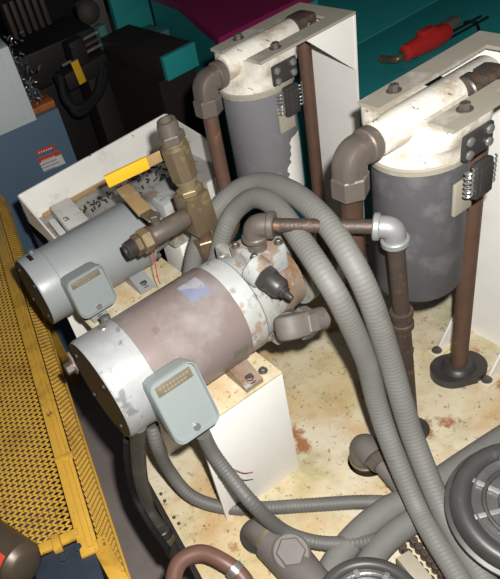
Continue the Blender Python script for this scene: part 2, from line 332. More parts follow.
# ================================================================== ELECTRIC MOTORS
def motor(name, label, x0, xb, x1, y0, z0, r, bellm, shellm, lidc, lsx, lsz, lang, foot, group=None):
    ax = V((0, y0, z0)); t = thing(name, label, 'electric motor', ((x0+x1)/2, y0, RZ), group)
    A = lambda x: V((x, y0, z0))
    # rear bell: rounded shell with a nearly flat end
    bl = part('end_bell', B().lathe(A(x0), EX, [(.003, .02), (.003, r*.975), (.002, r*.978), (.002, r*.985), (.003, r*.995), (.006, r*1.005), (xb-x0-.001, r*1.005), (xb-x0, r*.985)], 56), bellm, t, 50)
    for k in range(4):
        a = math.pi/4 + k*math.pi/2; c = A(x0+.022) + V((0, math.cos(a), math.sin(a)))*r*.88
        part('bell_screw', B().cyl(A(x0-.001) + V((0, math.cos(a), math.sin(a)))*r*.74, A(x0+.003) + V((0, math.cos(a), math.sin(a)))*r*.74, .005, 12), 'greasy', bl)
    part('rear_disc', B().cyl(A(x0+.0018), A(x0+.004), r*.972, 40), 'greasy', bl)  # flat dark disc covering the bell's end face
    part('shell', B().lathe(A(xb), EX, [(0, r*.985), (.0012, r*.985), (x1-xb-.002, r*.985), (x1-xb, r*.975)], 64), shellm, t)
    # cast feet
    for fx in foot:
        b = B(); hw = r*.80
        b.prism([(fx-.016, y0-hw-.022, RZ), (fx-.016, y0+hw+.022, RZ), (fx-.016, y0+hw+.022, RZ+.009), (fx-.016, y0+r*.5, RZ+.03),
                 (fx-.016, y0-r*.5, RZ+.03), (fx-.016, y0-hw-.022, RZ+.009)], (.032, 0, 0))
        ft = part('foot', b, 'pumprust' if shellm == 'm_brown' else shellm, t)
        for sg in (-1, 1): bolt(ft, (fx, y0+sg*(hw+.010), RZ+.009), EZ, .0075, .006)
    # conduit box
    a = math.radians(lang); n = V((0, -math.cos(a), math.sin(a))); v = V((0, math.sin(a), math.cos(a))); c = V(lidc)
    dep = (ax - V((0, c.y, c.z))).length - r*.93
    bx = part('conduit_box', B().obox(c - n*(dep/2+.006), EX, v, n, lsx*2*.94, lsz*2*.94, dep, .012), 'box', t)
    # lid: rounded plate with raised rim
    def rr(hx, hz, rad, m=7):
        o = []
        for (sx, sz, a0) in ((1, 1, 0), (-1, 1, 90), (-1, -1, 180), (1, -1, 270)):
            for k in range(m):
                q = math.radians(a0 + 90*k/(m-1)); o.append((sx*(hx-rad)+rad*math.cos(q), sz*(hz-rad)+rad*math.sin(q)))
        return o
    rings = [(1.0, -.012), (1.0, .000), (.975, .0035), (.945, .0035), (.90, -.0015), (.60, -.0015)]
    vs, fs = [], []
    for (k, h) in rings:
        for (px, pz) in rr(lsx*k, lsz*(1-(1-k)*lsx/lsz), .014*k): vs.append(c + EX*px + v*pz + n*h)
    m_ = len(vs)//len(rings)
    for i in range(len(rings)-1):
        for k in range(m_): fs.append((i*m_+k, i*m_+(k+1) % m_, (i+1)*m_+(k+1) % m_, (i+1)*m_+k))
    fs.append(tuple(range(5*m_, 6*m_)))
    fs.append(tuple(range(m_))[::-1])
    lid = part('box_lid', B().add(vs, fs), 'box', t, 30)
    np_c = c + v*lsz*.66 - n*.0015
    part('nameplate', B().obox(np_c, EX, v, n, lsx*1.5, lsz*.30, .0022, .0004), 'plate_text', lid)
    ink = B()
    for row, nb in ((.2, 9), (-.25, 7)):
        for i in range(nb): ink.obox(np_c + EX*((i-(nb-1)/2)*lsx*.145) + v*lsz*.26*row + n*.0012, EX, v, n, lsx*.10, lsz*.06, .0006)
    part('raised_lettering', ink, 'plate_ink', lid)
    part('lid_screw', B().cyl(c - v*lsz*.78 - n*.003, c - v*lsz*.78 + n*.0025, .0055, 14, .0008), 'silver', lid)
    return t
M2Y, M2Z, M2R = .674, .344, .081
m2 = motor('electric_motor', 'large electric motor with worn brown shell and pale grey end bell', .130, .197, .352, M2Y, M2Z, M2R, 'm_bell', 'm_brown',
    AY(185, 403, .557), .0375, .0515, 22, (.335, .235))
# paper sticker wrapped on the shell
def shell_patch(x0, x1, a0, a1, y0, z0, r, n=12):
    vs, fs = [], []
    for i in range(n+1):
        a = math.radians(a0 + (a1-a0)*i/n)
        for x in (x0, x1): vs.append((x, y0+r*math.cos(a), z0+r*math.sin(a)))
    for i in range(n): fs.append((2*i, 2*i+1, 2*i+3, 2*i+2))
    return B().add(vs, [f[::-1] for f in fs] if False else fs)
part('paper_sticker', shell_patch(.298, .332, 84, 112, M2Y, M2Z, M2R*.985+.0006), 'bluesticker', m2)
part('stamped_plate', shell_patch(.318, .342, 184, 196, M2Y, M2Z, M2R*.985+.0006), 'plate_text', m2)
part('bell_bolt', B().lathe((.178, M2Y+.02, M2Z+M2R-.006), EZ, [(0, .006), (.006, .006), (.007, .005)], 16), 'silver', m2)
# clamp hardware on the blind end of the big motor
cl = B(); cl.obox((.145, .775, .33), EX, EY, EZ, .03, .02, .03, .003)
part('end_bracket', cl, 'pumprust', m2)
bolt(m2, (.13, .772, .325), -EX, .010, .012)

M1Y, M1Z, M1R = .995, .330, .067
m1 = motor('electric_motor', 'smaller light grey electric motor in front of the white tray', .160, .205, .385, M1Y, M1Z, M1R, 'm_light', 'm_light',
    AY(92, 292, .889), .0375, .039, 14, (.345, .24))
part('capacitor_strip', shell_patch(.268, .318, 58, 66, M1Y, M1Z, M1R*.985+.0015), 'black', m1)
part('bell_bolt', B().lathe((.192, M1Y+.02, M1Z+M1R-.004), EZ, [(0, .005), (.005, .005), (.006, .004)], 14), 'silver', m1)
part('bell_slot', shell_patch(.178, .186, 78, 98, M1Y, M1Z, M1R*1.005+.0006), 'greasy', m1)
b = B(); b.lathe((.385, M1Y, M1Z), EX, [(0, M1R*.95), (.006, M1R*.95), (.012, M1R*.8), (.045, M1R*.72), (.05, M1R*.6)], 32)
part('drive_end', b, 'm_light', m1)
for k in range(4):
    a = math.pi/4+k*math.pi/2; bolt(m1, V((.395, M1Y, M1Z)) + V((0, math.cos(a), math.sin(a)))*M1R*.86, EX, .006, .008)
# gear pump of the small motor
t = thing('gear_pump', 'small grey pump on the drive end of the light grey motor', 'pump', (.47, M1Y, RZ))
part('pump_body', B().obox((.475, M1Y, M1Z), EX, EY, EZ, .075, .085, .10, .008), 'pump', t)
part('end_cover', B().obox((.525, M1Y, M1Z), EX, EY, EZ, .022, .075, .09, .008), 'pumprust', t)
part('pump_foot', B().box(.45, .5, M1Y-.04, M1Y+.04, 0, M1Z-.05, .002), 'white', t)

# ================================================================== MAIN HYDRAULIC PUMP
t = thing('hydraulic_pump', 'pale blue rust-streaked hydraulic pump bolted to the brown motor', 'pump', (.43, M2Y, M2Z-.09)); PU = t
A = lambda x: V((x, M2Y, M2Z))
part('adapter_ring', B().lathe(A(.352), EX, [(0, .066), (0, .076), (.004, .078), (.03, .078), (.034, .074), (.052, .070), (.054, .066)], 48), 'pump', t, 30)
fl_ = B(); fl_.obox(A(.411), EX, EY, EZ, .018, .128, .138, .012); part('mounting_flange', fl_, 'pump', t)
part('pump_housing', B().lathe(A(.418), EX, [(0, .060), (.03, .060), (.04, .056), (.058, .054), (.064, .046), (.066, .02)], 40), 'pumprust', t)
part('rear_flange', B().lathe(A(.484), EX, [(0, .05), (.002, .062), (.016, .062), (.02, .058)], 40), 'pump', t)
# upper control block
cb = B(); cb.obox((.430, .660, .412), EX, EY, EZ, .056, .066, .044, .006)
blk = part('control_block', cb, 'pump', t)
for (dx, dy) in ((-.022, -.022), (.022, -.022), (-.022, .022), (.022, .022)): bolt(blk, (.430+dx, .660+dy, .434), EZ, .0045, .005)
# pressure adjuster pointing to the front
p0 = AY(258, 271, .622); d = (AY(284, 292, .575)-p0).normalized()
adj = part('boss', B().cyl(p0-d*.012, p0+d*.012, .021, 28, .002), 'pump', t)
part('adjuster_nut', B().hexn(p0+d*.012, p0+d*.024, .0195, .0015), 'blackmetal', t)
part('adjuster_body', B().lathe(p0+d*.024, d, [(0, .0155), (.018, .0155), (.021, .013), (.024, .011)], 28), 'blackmetal', t)
part('adjuster_screw', B().lathe(p0+d*.047, d, [(0, .0085), (.006, .0085), (.0065, .005), (.012, .005), (.018, .0035), (.019, .001)], 16), 'blackmetal', t)
# outlet boss facing front
q0 = V((.420, .630, .318)); dq = V((.30, -.95, -.1)).normalized()
part('outlet_boss', B().lathe(q0-dq*.03, dq, [(0, .044), (.03, .044), (.036, .04), (.042, .034)], 36), 'pumprust', t)
for yz in ((.045, .055), (-.045, .055), (.045, -.055), (-.045, -.055)):
    bolt(t, (.4025, M2Y+yz[0], M2Z+yz[1]), -EX, .006, .005, m='silver')

# chunky outlet elbow + nut
t = thing('outlet_elbow', 'chunky grey elbow fitting on the front port of the blue pump', 'pipe fitting', q0+dq*.04)
ec = AY(287, 328, .565)
s0 = q0 + dq*.03
part('neck', B().cyl(s0, s0.lerp(ec, .75), .021, 24, .002), 'greyfit', t)
de = (AY(322, 318, .565) - ec).normalized()
part('elbow_body', B().elbow(ec, (s0-ec), de, .0185, .034, .030, .013, 24, .9), 'greyfit', t)
part('swivel_nut', B().hexn(ec+de*.024, ec+de*.044, .0240, .002), 'greyfit', t)
part('tail', B().cyl(ec+de*.044, ec+de*.07, .017, 20, .002), 'greyfit', t)

# ================================================================== FILTERS ON THEIR STANDS
def filter_unit(cx, cy, hw, xf, xp, zt, lab_s, lab_f, canm, foot_y, n_in):
    R = .063; zc0, zc1 = .283, .508
    # ---- stand
    t = thing('filter_stand', lab_s, 'bracket', (xp, cy, 0), 'white filter stands')
    th = .005; aw = hw*.50; sl = xp-.035
    poly = [(xf, cy-hw), (xp, cy-hw), (xp, cy+hw), (xf, cy+hw), (xf, cy+hw-aw), (sl, cy+hw-aw), (sl, cy-hw+aw), (xf, cy-hw+aw)]
    # concave U: build as three bars
    b = B(); b.box(xf, sl, cy-hw, cy-hw+aw, zt-th, zt); b.box(xf, sl, cy+hw-aw, cy+hw, zt-th, zt); b.box(sl, xp, cy-hw, cy+hw, zt-th, zt)
    fk = part('fork_plate', b, 'fork', t)
    part('back_plate', B().box(xp-th, xp, cy-hw, cy+hw, 0, zt-th-.0002), 'white', t)
    for sg in (-1, 1):
        yy = cy+sg*(hw-.003)
        part('gusset', B().prism([(xp-th, yy-.0025, zt-th), (xp-.11, yy-.0025, zt-th), (xp-th, yy-.0025, zt-.10)], (0, .005, 0)), 'white', t)
    for fy in foot_y:
        part('foot_gusset', B().prism([(xp-th, fy-.002, .008), (xp-.085, fy-.002, .004), (xp-.085, fy-.002, .010), (xp-th, fy-.002, .14)], (0, .004, 0)), 'white', t)
        fo = part('foot_tab', B().box(xp-.105, xp-th, fy-.014, fy+.014, 0, .004, .001), 'tank_top', t)
        bolt(fo, (xp-.092, fy, .004), EZ, .0065, .006)
    # ---- filter
    t = thing('oil_filter', lab_f, 'filter', (cx, cy, zc0), 'grey canister filters')
    can = B().lathe((cx, cy, zc0), EZ, [(0, .02), (0, R-.012), (.003, R-.005), (.010, R), (zc1-zc0, R)], 56)
    cn = part('canister', can, canm, t)
    if canm == 'can_chip':
        # bare patch where the paint peeled off
        random.seed(3); vs, fs = [], []; n = 16
        for i in range(n+1):
            z = zc0+.012+.118*i/n; a0 = 286-20*(1-abs(i/n-.45)*1.4)+random.uniform(-5, 5); a1 = 325 if i < n-2 else 312
            for k in range(9):
                a = math.radians(a0+(a1-a0)*k/8); vs.append((cx+(R+.0005)*math.cos(a), cy+(R+.0005)*math.sin(a), z))
        for i in range(n):
            for k in range(8): fs.append((i*9+k, i*9+k+1, (i+1)*9+k+1, (i+1)*9+k))
        part('peeled_patch', B().add(vs, fs), 'white', cn)
    part('rim', B().lathe((cx, cy, zc1), EZ, [(0, R), (.001, R+.004), (.009, R+.005), (.011, R+.002)], 56), 'fork', t)
    ze = zt-th
    # cast head: round at the rim, flaring to a rectangular bridge under the fork arms
    vs, fs = [], []; n = 64
    def sq(k, hx, hy, e):
        c_, s_ = math.cos(k), math.sin(k); return (math.copysign(abs(c_)**(2/e), c_)*hx, math.copysign(abs(s_)**(2/e), s_)*hy)
    for (z, hx, hy, e, ox) in ((zc1+.010, R+.002, R+.002, 2, 0), (zc1+.020, R-.003, R+.002, 2.1, 0), (zc1+.032, .054, hw*.90, 3, .002), (zc1+.040, .047, hw*.97, 6, .005), (ze-.0005, .044, hw*.97, 9, .006)):
        for k in range(n):
            q = sq(2*math.pi*k/n, hx, hy, e); vs.append((cx+ox+q[0], cy+q[1], z))
    for i in range(4):
        for k in range(n): fs.append((i*n+k, i*n+(k+1) % n, (i+1)*n+(k+1) % n, (i+1)*n+k))
    fs.append(tuple(range(n))[::-1]); fs.append(tuple(4*n+k for k in range(n)))
    hp = part('head', B().add(vs, fs), 'head', t, 45)
    for sg in (-1, 1):
        bolt(t, (cx+.012, cy+sg*hw*.72, zt), EZ, .0068, .008)
    zx = zt-.012
    part('flow_tube', B().lathe((n_in[0]+.03, cy, zx), EX, [(0, .018), (.004, .0225), (.03, .0245), (xp-.085-n_in[0]-.03, .0245), (xp-.08-n_in[0]-.03, .021)], 32), 'head', t)
    # over-centre latch on the near side
    ly = cy-hw-.004; lx = cx+.006
    lt = part('latch_plate', B().obox((lx, ly, zt-.032), EX, EY, EZ, .050, .007, .034, .003), 'blackmetal', t)
    for dx, dz in ((-.017, .008), (.017, .009), (.017, -.008), (-.017, -.010)):
        part('rivet', B().lathe((lx+dx, ly-.003, zt-.032+dz), -EY, [(0, .0062), (.003, .0055), (.0042, .003)], 14), 'silver', lt)
    lv = part('latch_lever', B().obox((lx, ly-.010, zt-.080), EX, EY, EZ, .030, .012, .052, .005), 'blackmetal', t)
    part('lever_face', B().obox((lx, ly-.0172, zt-.080), EX, EY, EZ, .022, .003, .040, .0012), 'blackmetal', lv)
    for sx in (-1, 1):
        pts = []
        for i in range(73):
            a = 2*math.pi*i/12; pts.append((lx+sx*.0205+.005*math.cos(a), ly-.008+.005*math.sin(a), zt-.100+.040*i/72))
        part('spring', B().tube(pts, .0012, 6, smooth=False), 'silver', t)
    part('latch_hook', B().obox((lx-.002, cy-R-.004, zt-.115), EX, EY, EZ, .034, .006, .05, .003), 'fork', t)
    return zx
ZT = .575
zx = filter_unit(.645, .560, .077, .612, .850, ZT, 'white filter stand bolted to the tank by the black drain flange',
                 'grey canister oil filter beside the galvanised elbow', 'can', (.497, .607), (.535,))
filter_unit(.676, .947, .070, .640, .848, ZT, 'white filter stand standing against the teal machine',
            'grey canister oil filter with a peeled white patch', 'can_chip', (.90, .995), (.583,))

def inlet(name, label, ex, cyv, ze, pts, r, nut_z):
    """forged elbow, compression nut and brown pipe of one filter inlet"""
    t = thing(name, label, 'pipe', pts[-1])
    c = V((ex, cyv, ze))
    part('elbow', B().elbow(c, EX, -EZ, .0180, .032, .028, .017, 24, .9), 'fitting', t)
    part('elbow_collar', B().cyl(c+EX*.024, c+EX*.040, .0235, 24, .002), 'fitting', t)
    part('compression_nut', B().hexn(c-EZ*.026, c-EZ*.056, .0245, .002), 'fitting', t)
    part('tube', B().tube([c-EZ*.05]+pts, r, 18), 'rustpipe', t)
    return t
inlet('inlet_pipe', 'brown rusted pipe with steel elbow feeding the filter beside the galvanised elbow', .520, .560, zx, [V((.532, .573, .48)), V((.541, .583, .44)), V((.548, .590, .36)), V((.556, .600, .27)), V((.575, .62, .18)), V((.60, .635, .09)), V((.615, .64, 0))], .0155, 0)
inlet('inlet_pipe', 'brown rusted pipe with steel elbow feeding the filter with the peeled patch', .570, .947, zx-.006,
      [V((.568, .945, .44)), V((.566, .94, .36)), V((.560, .925, .325)), V((.540, .895, .308)), V((.505, .875, .30))], .0135, 0)

def outlet(label, x, y, r, flange):
    t = thing('drain_pipe', label, 'pipe', (x, y, 0))
    zc = zx+.002
    e = B(); e.obox((x-.002, y, zc), EX, EY, EZ, .040, .044, .042, .009); part('back_elbow', e, 'darkfit', t)
    part('elbow_collar', B().cyl((x-.040, y, zc), (x-.020, y, zc), .0225, 28, .002), 'darkfit', t)
    part('plug', B().hexn((x, y-.021, zc), (x, y-.026, zc), .012, .001), 'darkfit', t)
    part('tube', B().cyl((x, y, .01), (x, y, zc-.02), r, 22), 'rustpipe', t)
    if flange:
        f = B()
        # two-lobed flange: stadium
        poly = []
        for k in range(40):
            a = 2*math.pi*k/40; L = .014
            px = .036*math.cos(a) + (L if math.cos(a) > 0 else -L); py = .036*math.sin(a)
            cc, ss = math.cos(-.45), math.sin(-.45); poly.append((x+px*cc-py*ss, y+px*ss+py*cc, .0))
        f.prism(poly, (0, 0, .018)); part('flange', f, 'blackmetal', t)
        part('flange_hub', B().lathe((x, y, .018), EZ, [(0, .030), (.006, .026), (.010, .020)], 28), 'blackmetal', t)
    return t
outlet('brown drain pipe rising from an oval black flange on the tank lid', .742, .545, .0145, True)
outlet('brown drain pipe behind the filter with the peeled patch', .790, .947, .0125, False)

# ================================================================== PRESSURE LINE: brass elbow, pipe, galvanised elbow, drop pipe
t = thing('pressure_line', 'rusty pipe run with a bright galvanised elbow above the tank lid', 'pipe', AZ(412, 430, 0))
ztop = V((.425, .652, .440))
pe = V((.425, .652, .475)); ge = AY(394, 227, .508)
part('port_nipple', B().lathe(ztop-EZ*.012, EZ, [(0, .014), (.014, .014), (.014, .011), (.03, .011)], 20), 'fitting', t)
dd = (ge-pe).normalized()
part('street_elbow', B().elbow(pe, -EZ, dd, .0165, .024, .028, .014, 18), 'fitting', t)
part('elbow_band', B().cyl(pe-EZ*.024, pe-EZ*.016, .0195, 20, .0015), 'fitting', t)
part('elbow_band', B().cyl(pe+dd*.020, pe+dd*.030, .0195, 20, .0015), 'fitting', t)
part('cross_pipe', B().cyl(pe+dd*.026, ge-dd*.018, .0098, 18), 'darkpipe', t)
dn = (AZ(412, 432, 0) - ge).normalized()
part('galvanised_elbow', B().elbow(ge, -dd, dn, .0148, .022, .024, .013, 20), 'galv', t, label='bright galvanised elbow')
part('elbow_band', B().cyl(ge-dd*.026, ge-dd*.017, .0185, 24, .0015), 'galv', t)
part('elbow_band', B().cyl(ge+dn*.018, ge+dn*.028, .0185, 24, .0015), 'galv', t)
Ld = (AZ(412, 432, 0)-ge).length
part('drop_pipe', B().cyl(ge+dn*.025, ge+dn*Ld, .0118, 20), 'darkpipe', t)
part('coupling', B().lathe(ge+dn*.155, dn, [(0, .013), (.001, .0165), (.010, .0165), (.011, .014), (.024, .014), (.025, .0165), (.034, .0165), (.035, .013)], 22), 'darkpipe', t)
part('floor_flange', B().lathe(AZ(414, 430, 0), EZ, [(0, .026), (.006, .026), (.012, .016), (.016, .0155)], 24), 'blackmetal', t)

# ================================================================== VALVE STACK (vertical plated fittings)
SB = AY(212, 258, .83); ST = AY(168, 127, .83); sd = (ST-SB); SL = sd.length; sd.normalize()
t = thing('fitting_stack', 'upright stack of olive plated hydraulic fittings with threaded top', 'pipe fitting', SB)
S = lambda k: SB + sd*(SL*k)
part('base_elbow', B().elbow(S(.02), sd, V((.9, -.25, -.25)), .019, .030, .03, .014, 20), 'brass', t)
part('base_nut', B().hexn(S(.10), S(.19), .022, .002), 'brass', t)
part('nipple', B().cyl(S(.17), S(.29), .0125, 20), 'rustpipe', t)
ux = (EX - sd*EX.dot(sd)).normalized(); uy = sd.cross(ux)
part('square_body', B().obox(S(.405), ux, uy, sd, .045, .045, SL*.28, .004), 'brass', t)
part('collar', B().hexn(S(.545), S(.585), .0205, .0015), 'zinc', t)
part('lower_union', B().lathe(S(.58), sd, [(0, .015), (SL*.05, .0155), (SL*.055, .0185), (SL*.075, .0185), (SL*.08, .015)], 22), 'zinc', t)
part('large_nut', B().lathe(S(.655), sd, [(0, .017), (.003, .0225), (SL*.22, .0235), (SL*.235, .020)], 8), 'brass', t)
part('upper_union', B().lathe(S(.88), sd, [(0, .016), (SL*.02, .0175), (SL*.03, .0175), (SL*.035, .015)], 22), 'zinc', t)
part('top_nut', B().hexn(S(.91), S(.965), .0215, .002), 'fitting', t)
th_ = [(0, .016)]
for i in range(6): th_ += [(.003*i+.001, .0165), (.003*i+.0025, .0148)]
th_ += [(.022, .0145), (.022, .0105), (.012, .010)]
part('threaded_end', B().lathe(S(.96), sd, th_, 24), 'fitting', t)

# ball valve lying along the motor axis
vr = S(.40)-ux*.02; vl = vr + (AY(130, 262, .83) - AY(190, 228, .83)); va = (vl-vr).normalized(); VL = (vl-vr).length
t = thing('ball_valve', 'horizontal steel ball valve with a tan lever beside the grey motor', 'valve', vl)
part('body', B().lathe(vr, va, [(0, .015), (.004, .0175), (VL*.62, .0175), (VL*.64, .0165)], 10), 'fitting', t)
part('end_nut', B().hexn(vr+va*VL*.62, vr+va*VL*.76, .021, .0015), 'zinc', t)
part('rusty_ring', B().cyl(vr+va*VL*.59, vr+va*VL*.63, .0205, 20, .001), 'rustpipe', t)
part('end_collar', B().hexn(vr+va*VL*.77, vr+va*VL*.86, .0185, .0015), 'brass', t)
th2 = [(0, .0145)]
for i in range(4): th2 += [(.0035*i+.001, .0148), (.0035*i+.0028, .013)]
part('open_port', B().lathe(vr+va*VL*.85, va, th2+[(.017, .0135), (.017, .0095), (.006, .009)], 22), 'blackmetal', t)
st = vr + va*VL*.46
part('stem', B().cyl(st, st+EZ*.030, .0075, 16), 'fitting', t)
part('stem_nut', B().hexn(st+EZ*.026, st+EZ*.036, .010, .001), 'bolt', t)
l0 = st+EZ*.027
l1 = AY(145, 212, l0.y+.045); l2 = AY(123, 188, l0.y+.125)
lev = B()
def strap(b, pts, w, th, side):
    for i in range(len(pts)-1):
        a, c = V(pts[i]), V(pts[i+1]); d = (c-a).normalized(); s = (V(side) - d*V(side).dot(d)).normalized(); nn = d.cross(s)
        b.obox((a+c)/2, d, s, nn, (c-a).length+th, w, th, .0008)
    return b
part('lever', strap(B(), [l0, l1], .022, .003, EX), 'zinc', t)
part('lever_grip', strap(B(), [l1, l2], .026, .005, EX), 'tan', t)
# the other valve with the yellow-sleeved lever
g0 = AY(166, 153, .875); g1 = AY(146, 163, .885); g2 = AY(108, 181, .905)
t = thing('valve_lever', 'flat valve lever with a bright yellow sleeve in front of the white tray', 'lever', g0)
part('arm', strap(B(), [g0, g1], .019, .003, EZ), 'tan', t)
part('yellow_sleeve', strap(B(), [g1, g2], .021, .006, EZ), 'ybright', t, label='bright yellow sleeve')

# ================================================================== HOSES
def hose(label, pts, r, m='hose', rib=(.0062, .00016), name='hydraulic_hose', cat='hose', group=None):
    return single(name, B().tube(pts, r, 18, rib=rib), m, label, cat, group)
arch = [AY(190, 285, .86), AY(196, 250, .85), AY(212, 215, .83), AY(236, 191, .80), AY(262, 183, .75), AY(293, 193, .67), AZ(325, 221, .47),
        AZ(351, 260, .445), AZ(371, 302, .39), AZ(390, 360, .285), AZ(402, 402, .215), AZ(414, 440, .155), AZ(438, 500, .088), AZ(458, 538, .065), AZ(484, 579, .055), AZ(520, 640, .05)]
hose('grey ribbed hose arching highest over the pump', arch, .0165)
arch2 = [AY(216, 262, .80), AY(224, 232, .79), AY(236, 210, .775), AY(255, 198, .735), AY(277, 208, .675), AZ(302, 242, .455), AZ(324, 275, .44),
         AZ(342, 306, .40), AZ(366, 360, .285), AZ(376, 400, .205), AZ(389, 440, .145), AZ(414, 500, .072), AZ(432, 535, .06), AZ(459, 579, .05), AZ(495, 640, .045)]
hose('grey ribbed hose arching just below the highest one', arch2, .0158)
# two thick hoses lying on the lid
hose('thick grey hose curving across the lid, the outer of two', [AZ(318, 600, .022), AZ(330, 572, .022), AZ(352, 540, .022), AZ(384, 512, .024), AZ(425, 490, .024), AZ(465, 463, .024), AZ(500, 440, .026), AZ(540, 415, .024), AZ(600, 372, .022), AZ(680, 330, .022)], .0205, 'hose', None)
hose('thick grey hose curving across the lid, the inner of two', [AZ(352, 605, .021), AZ(362, 576, .021), AZ(380, 548, .021), AZ(405, 526, .021), AZ(440, 505, .021), AZ(478, 487, .021), AZ(520, 470, .021), AZ(580, 440, .021)], .0195, 'hose', None)
# electrical conduits
hose('grey ribbed conduit looping from beneath the brown motor across the lid', [AY(152, 425, .665), AY(157, 446, .655), AZ(168, 469, .10), AZ(190, 495, .045), AZ(222, 507, .02), AZ(262, 508, .016), AZ(310, 505, .016), AZ(360, 502, .016), AZ(400, 503, .016)], .0115, 'hose2', (.006, .00025), 'cable_conduit', 'conduit')
hose('grey ribbed conduit dropping from the conduit box of the brown motor', [AY(203, 434, .575), AY(212, 452, .57), AY(228, 474, .545), AY(252, 503, .50), AZ(282, 530, .06), AZ(315, 542, .035), AZ(352, 543, .03), AZ(395, 536, .014)], .0115, 'hose2', (.006, .00025), 'cable_conduit', 'conduit')
hose('short grey conduit between the two motors under the small conduit box', [AY(104, 316, .86), AY(110, 330, .85), AY(117, 350, .84), AY(122, 372, .835)], .0095, 'hose2', (.006, .0004), 'cable_conduit', 'conduit')
# dark hose over the tank edge
t = thing('edge_hose', 'dark hose dropping over the tank edge to a threaded fitting', 'hose', AZ(170, 545, -.10))
part('hose_body', B().tube([AX(138, 425, .150), AX(138, 450, .146), AX(141, 480, .135), AX(149, 510, .128), AX(162, 530, .125)], .0125, 16, rib=(.006, .0004)), 'hose3', t)
fa, fb = AX(161, 529, .125), AX(178, 560, .125); fd = (fb-fa).normalized()
part('ferrule', B().lathe(fa, fd, [(0, .0135), (.002, .0155), (.018, .0155), (.02, .013)], 20), 'blackmetal', t)
part('fitting_nut', B().hexn(fa+fd*.020, fa+fd*.032, .0165, .001), 'brass', t)
part('fitting_thread', B().cyl(fa+fd*.032, fa+fd*.075, .012, 18), 'blackmetal', t)
single('edge_cable', B().tube([AX(127, 440, .140), AX(128, 465, .128), AX(134, 495, .118), AX(150, 525, .112), AX(168, 550, .11)], .0065, 12), 'black', 'thin black cable hanging beside the dark edge hose', 'cable')
# brown hose with a clamp at the bottom
t = thing('brown_hose', 'short brown rubber hose with a steel clamp at the tank corner', 'hose', AZ(178, 600, .03))
hp_ = [AZ(176, 620, .0), AZ(173, 585, .04), AZ(180, 562, .06), AZ(201, 553, .065), AZ(224, 562, .06), AZ(243, 578, .045), AZ(256, 605, .03)]
part('hose_body', B().tube(hp_, .0135, 16), 'brownhose', t)
ca, cb_ = AZ(232, 567.5, .0545), AZ(238, 573, .050)
part('clamp', B().cyl(ca, cb_, .0150, 20), 'silver', t)
# loose wires
for (m, y0, lab) in (('copper', 470, 'thin red wire in front of the white saddle'), ('navywire', 477, 'thin blue wire in front of the white saddle')):
    single('loose_wire', B().tube([AY(219, y0, .56), AY(232, y0-1, .565), AY(244, y0+3, .57), AY(253, y0+2, .575)], .0007, 6), m, lab, 'wire')
single('loose_wire', B().tube([AY(152, 252, .815), AY(155, 262, .812), AY(157, 275, .812), AY(160, 284, .815)], .0009, 6), 'copper', 'thin red wire hanging from the ball valve', 'wire')

# ================================================================== SUCTION ELBOW IN THE LID HOLE
hc = HOLES[0][0]
t = thing('suction_pipe', 'grey elbow pipe rising out of the round hole in the lid', 'pipe', V((hc.x, hc.y, -.05)))
et = V((hc.x, hc.y+.006, .046)); e2 = AZ(412, 500, .03); ed = (e2-et).normalized()
part('elbow', B().elbow(et, -EZ, ed, .0235, .046, .032, .021, 22), 'greyfit', t)
part('gasket_ring', B().cyl(V((hc.x, hc.y+.006, -.004)), V((hc.x, hc.y+.006, .002)), .0255, 24, .001), 'zinc', t)
part('riser', B().cyl(V((hc.x, hc.y+.006, -.10)), V((hc.x, hc.y+.006, -.004)), .0215, 22), 'darkpipe', t)
part('run_nut', B().hexn(et+ed*.032, et+ed*.050, .021, .0015), 'fitting', t)
part('run', B().cyl(et+ed*.048, et+ed*.14, .015, 18), 'greyfit', t)

# ================================================================== BIG STRAINER ELBOW AT THE FRONT
t = thing('strainer_elbow', 'large dark steel elbow with a hex plug on the tank lid', 'pipe fitting', AZ(270, 545, 0))
s1 = AZ(258, 528, .028); s2 = AZ(288, 558, .035); sdv = (s2-s1).normalized()
part('elbow', B().elbow(s1, -EZ, sdv, .024, .028, .026, .022, 24, .6), 'greyfit', t)
part('collar', B().cyl(s1+sdv*.024, s1+sdv*.034, .024, 24, .002), 'zinc', t)
part('body', B().lathe(s1+sdv*.034, sdv, [(0, .026), (.004, .033), (.06, .033), (.09, .029), (.12, .026)], 24), 'greyfit', t)
pn = AZ(291, 552, .07); nd = V((-.2, -.35, .9)).normalized()
part('plug_boss', B().cyl(pn-nd*.03, pn, .029, 28, .003), 'greyfit', t)
part('hex_plug', B().hexn(pn, pn+nd*.010, .0225, .002), 'greyfit', t)
part('floor_flange', B().cyl(V((s1.x, s1.y, 0)), V((s1.x, s1.y, .008)), .034, 28, .002), 'blackmetal', t)

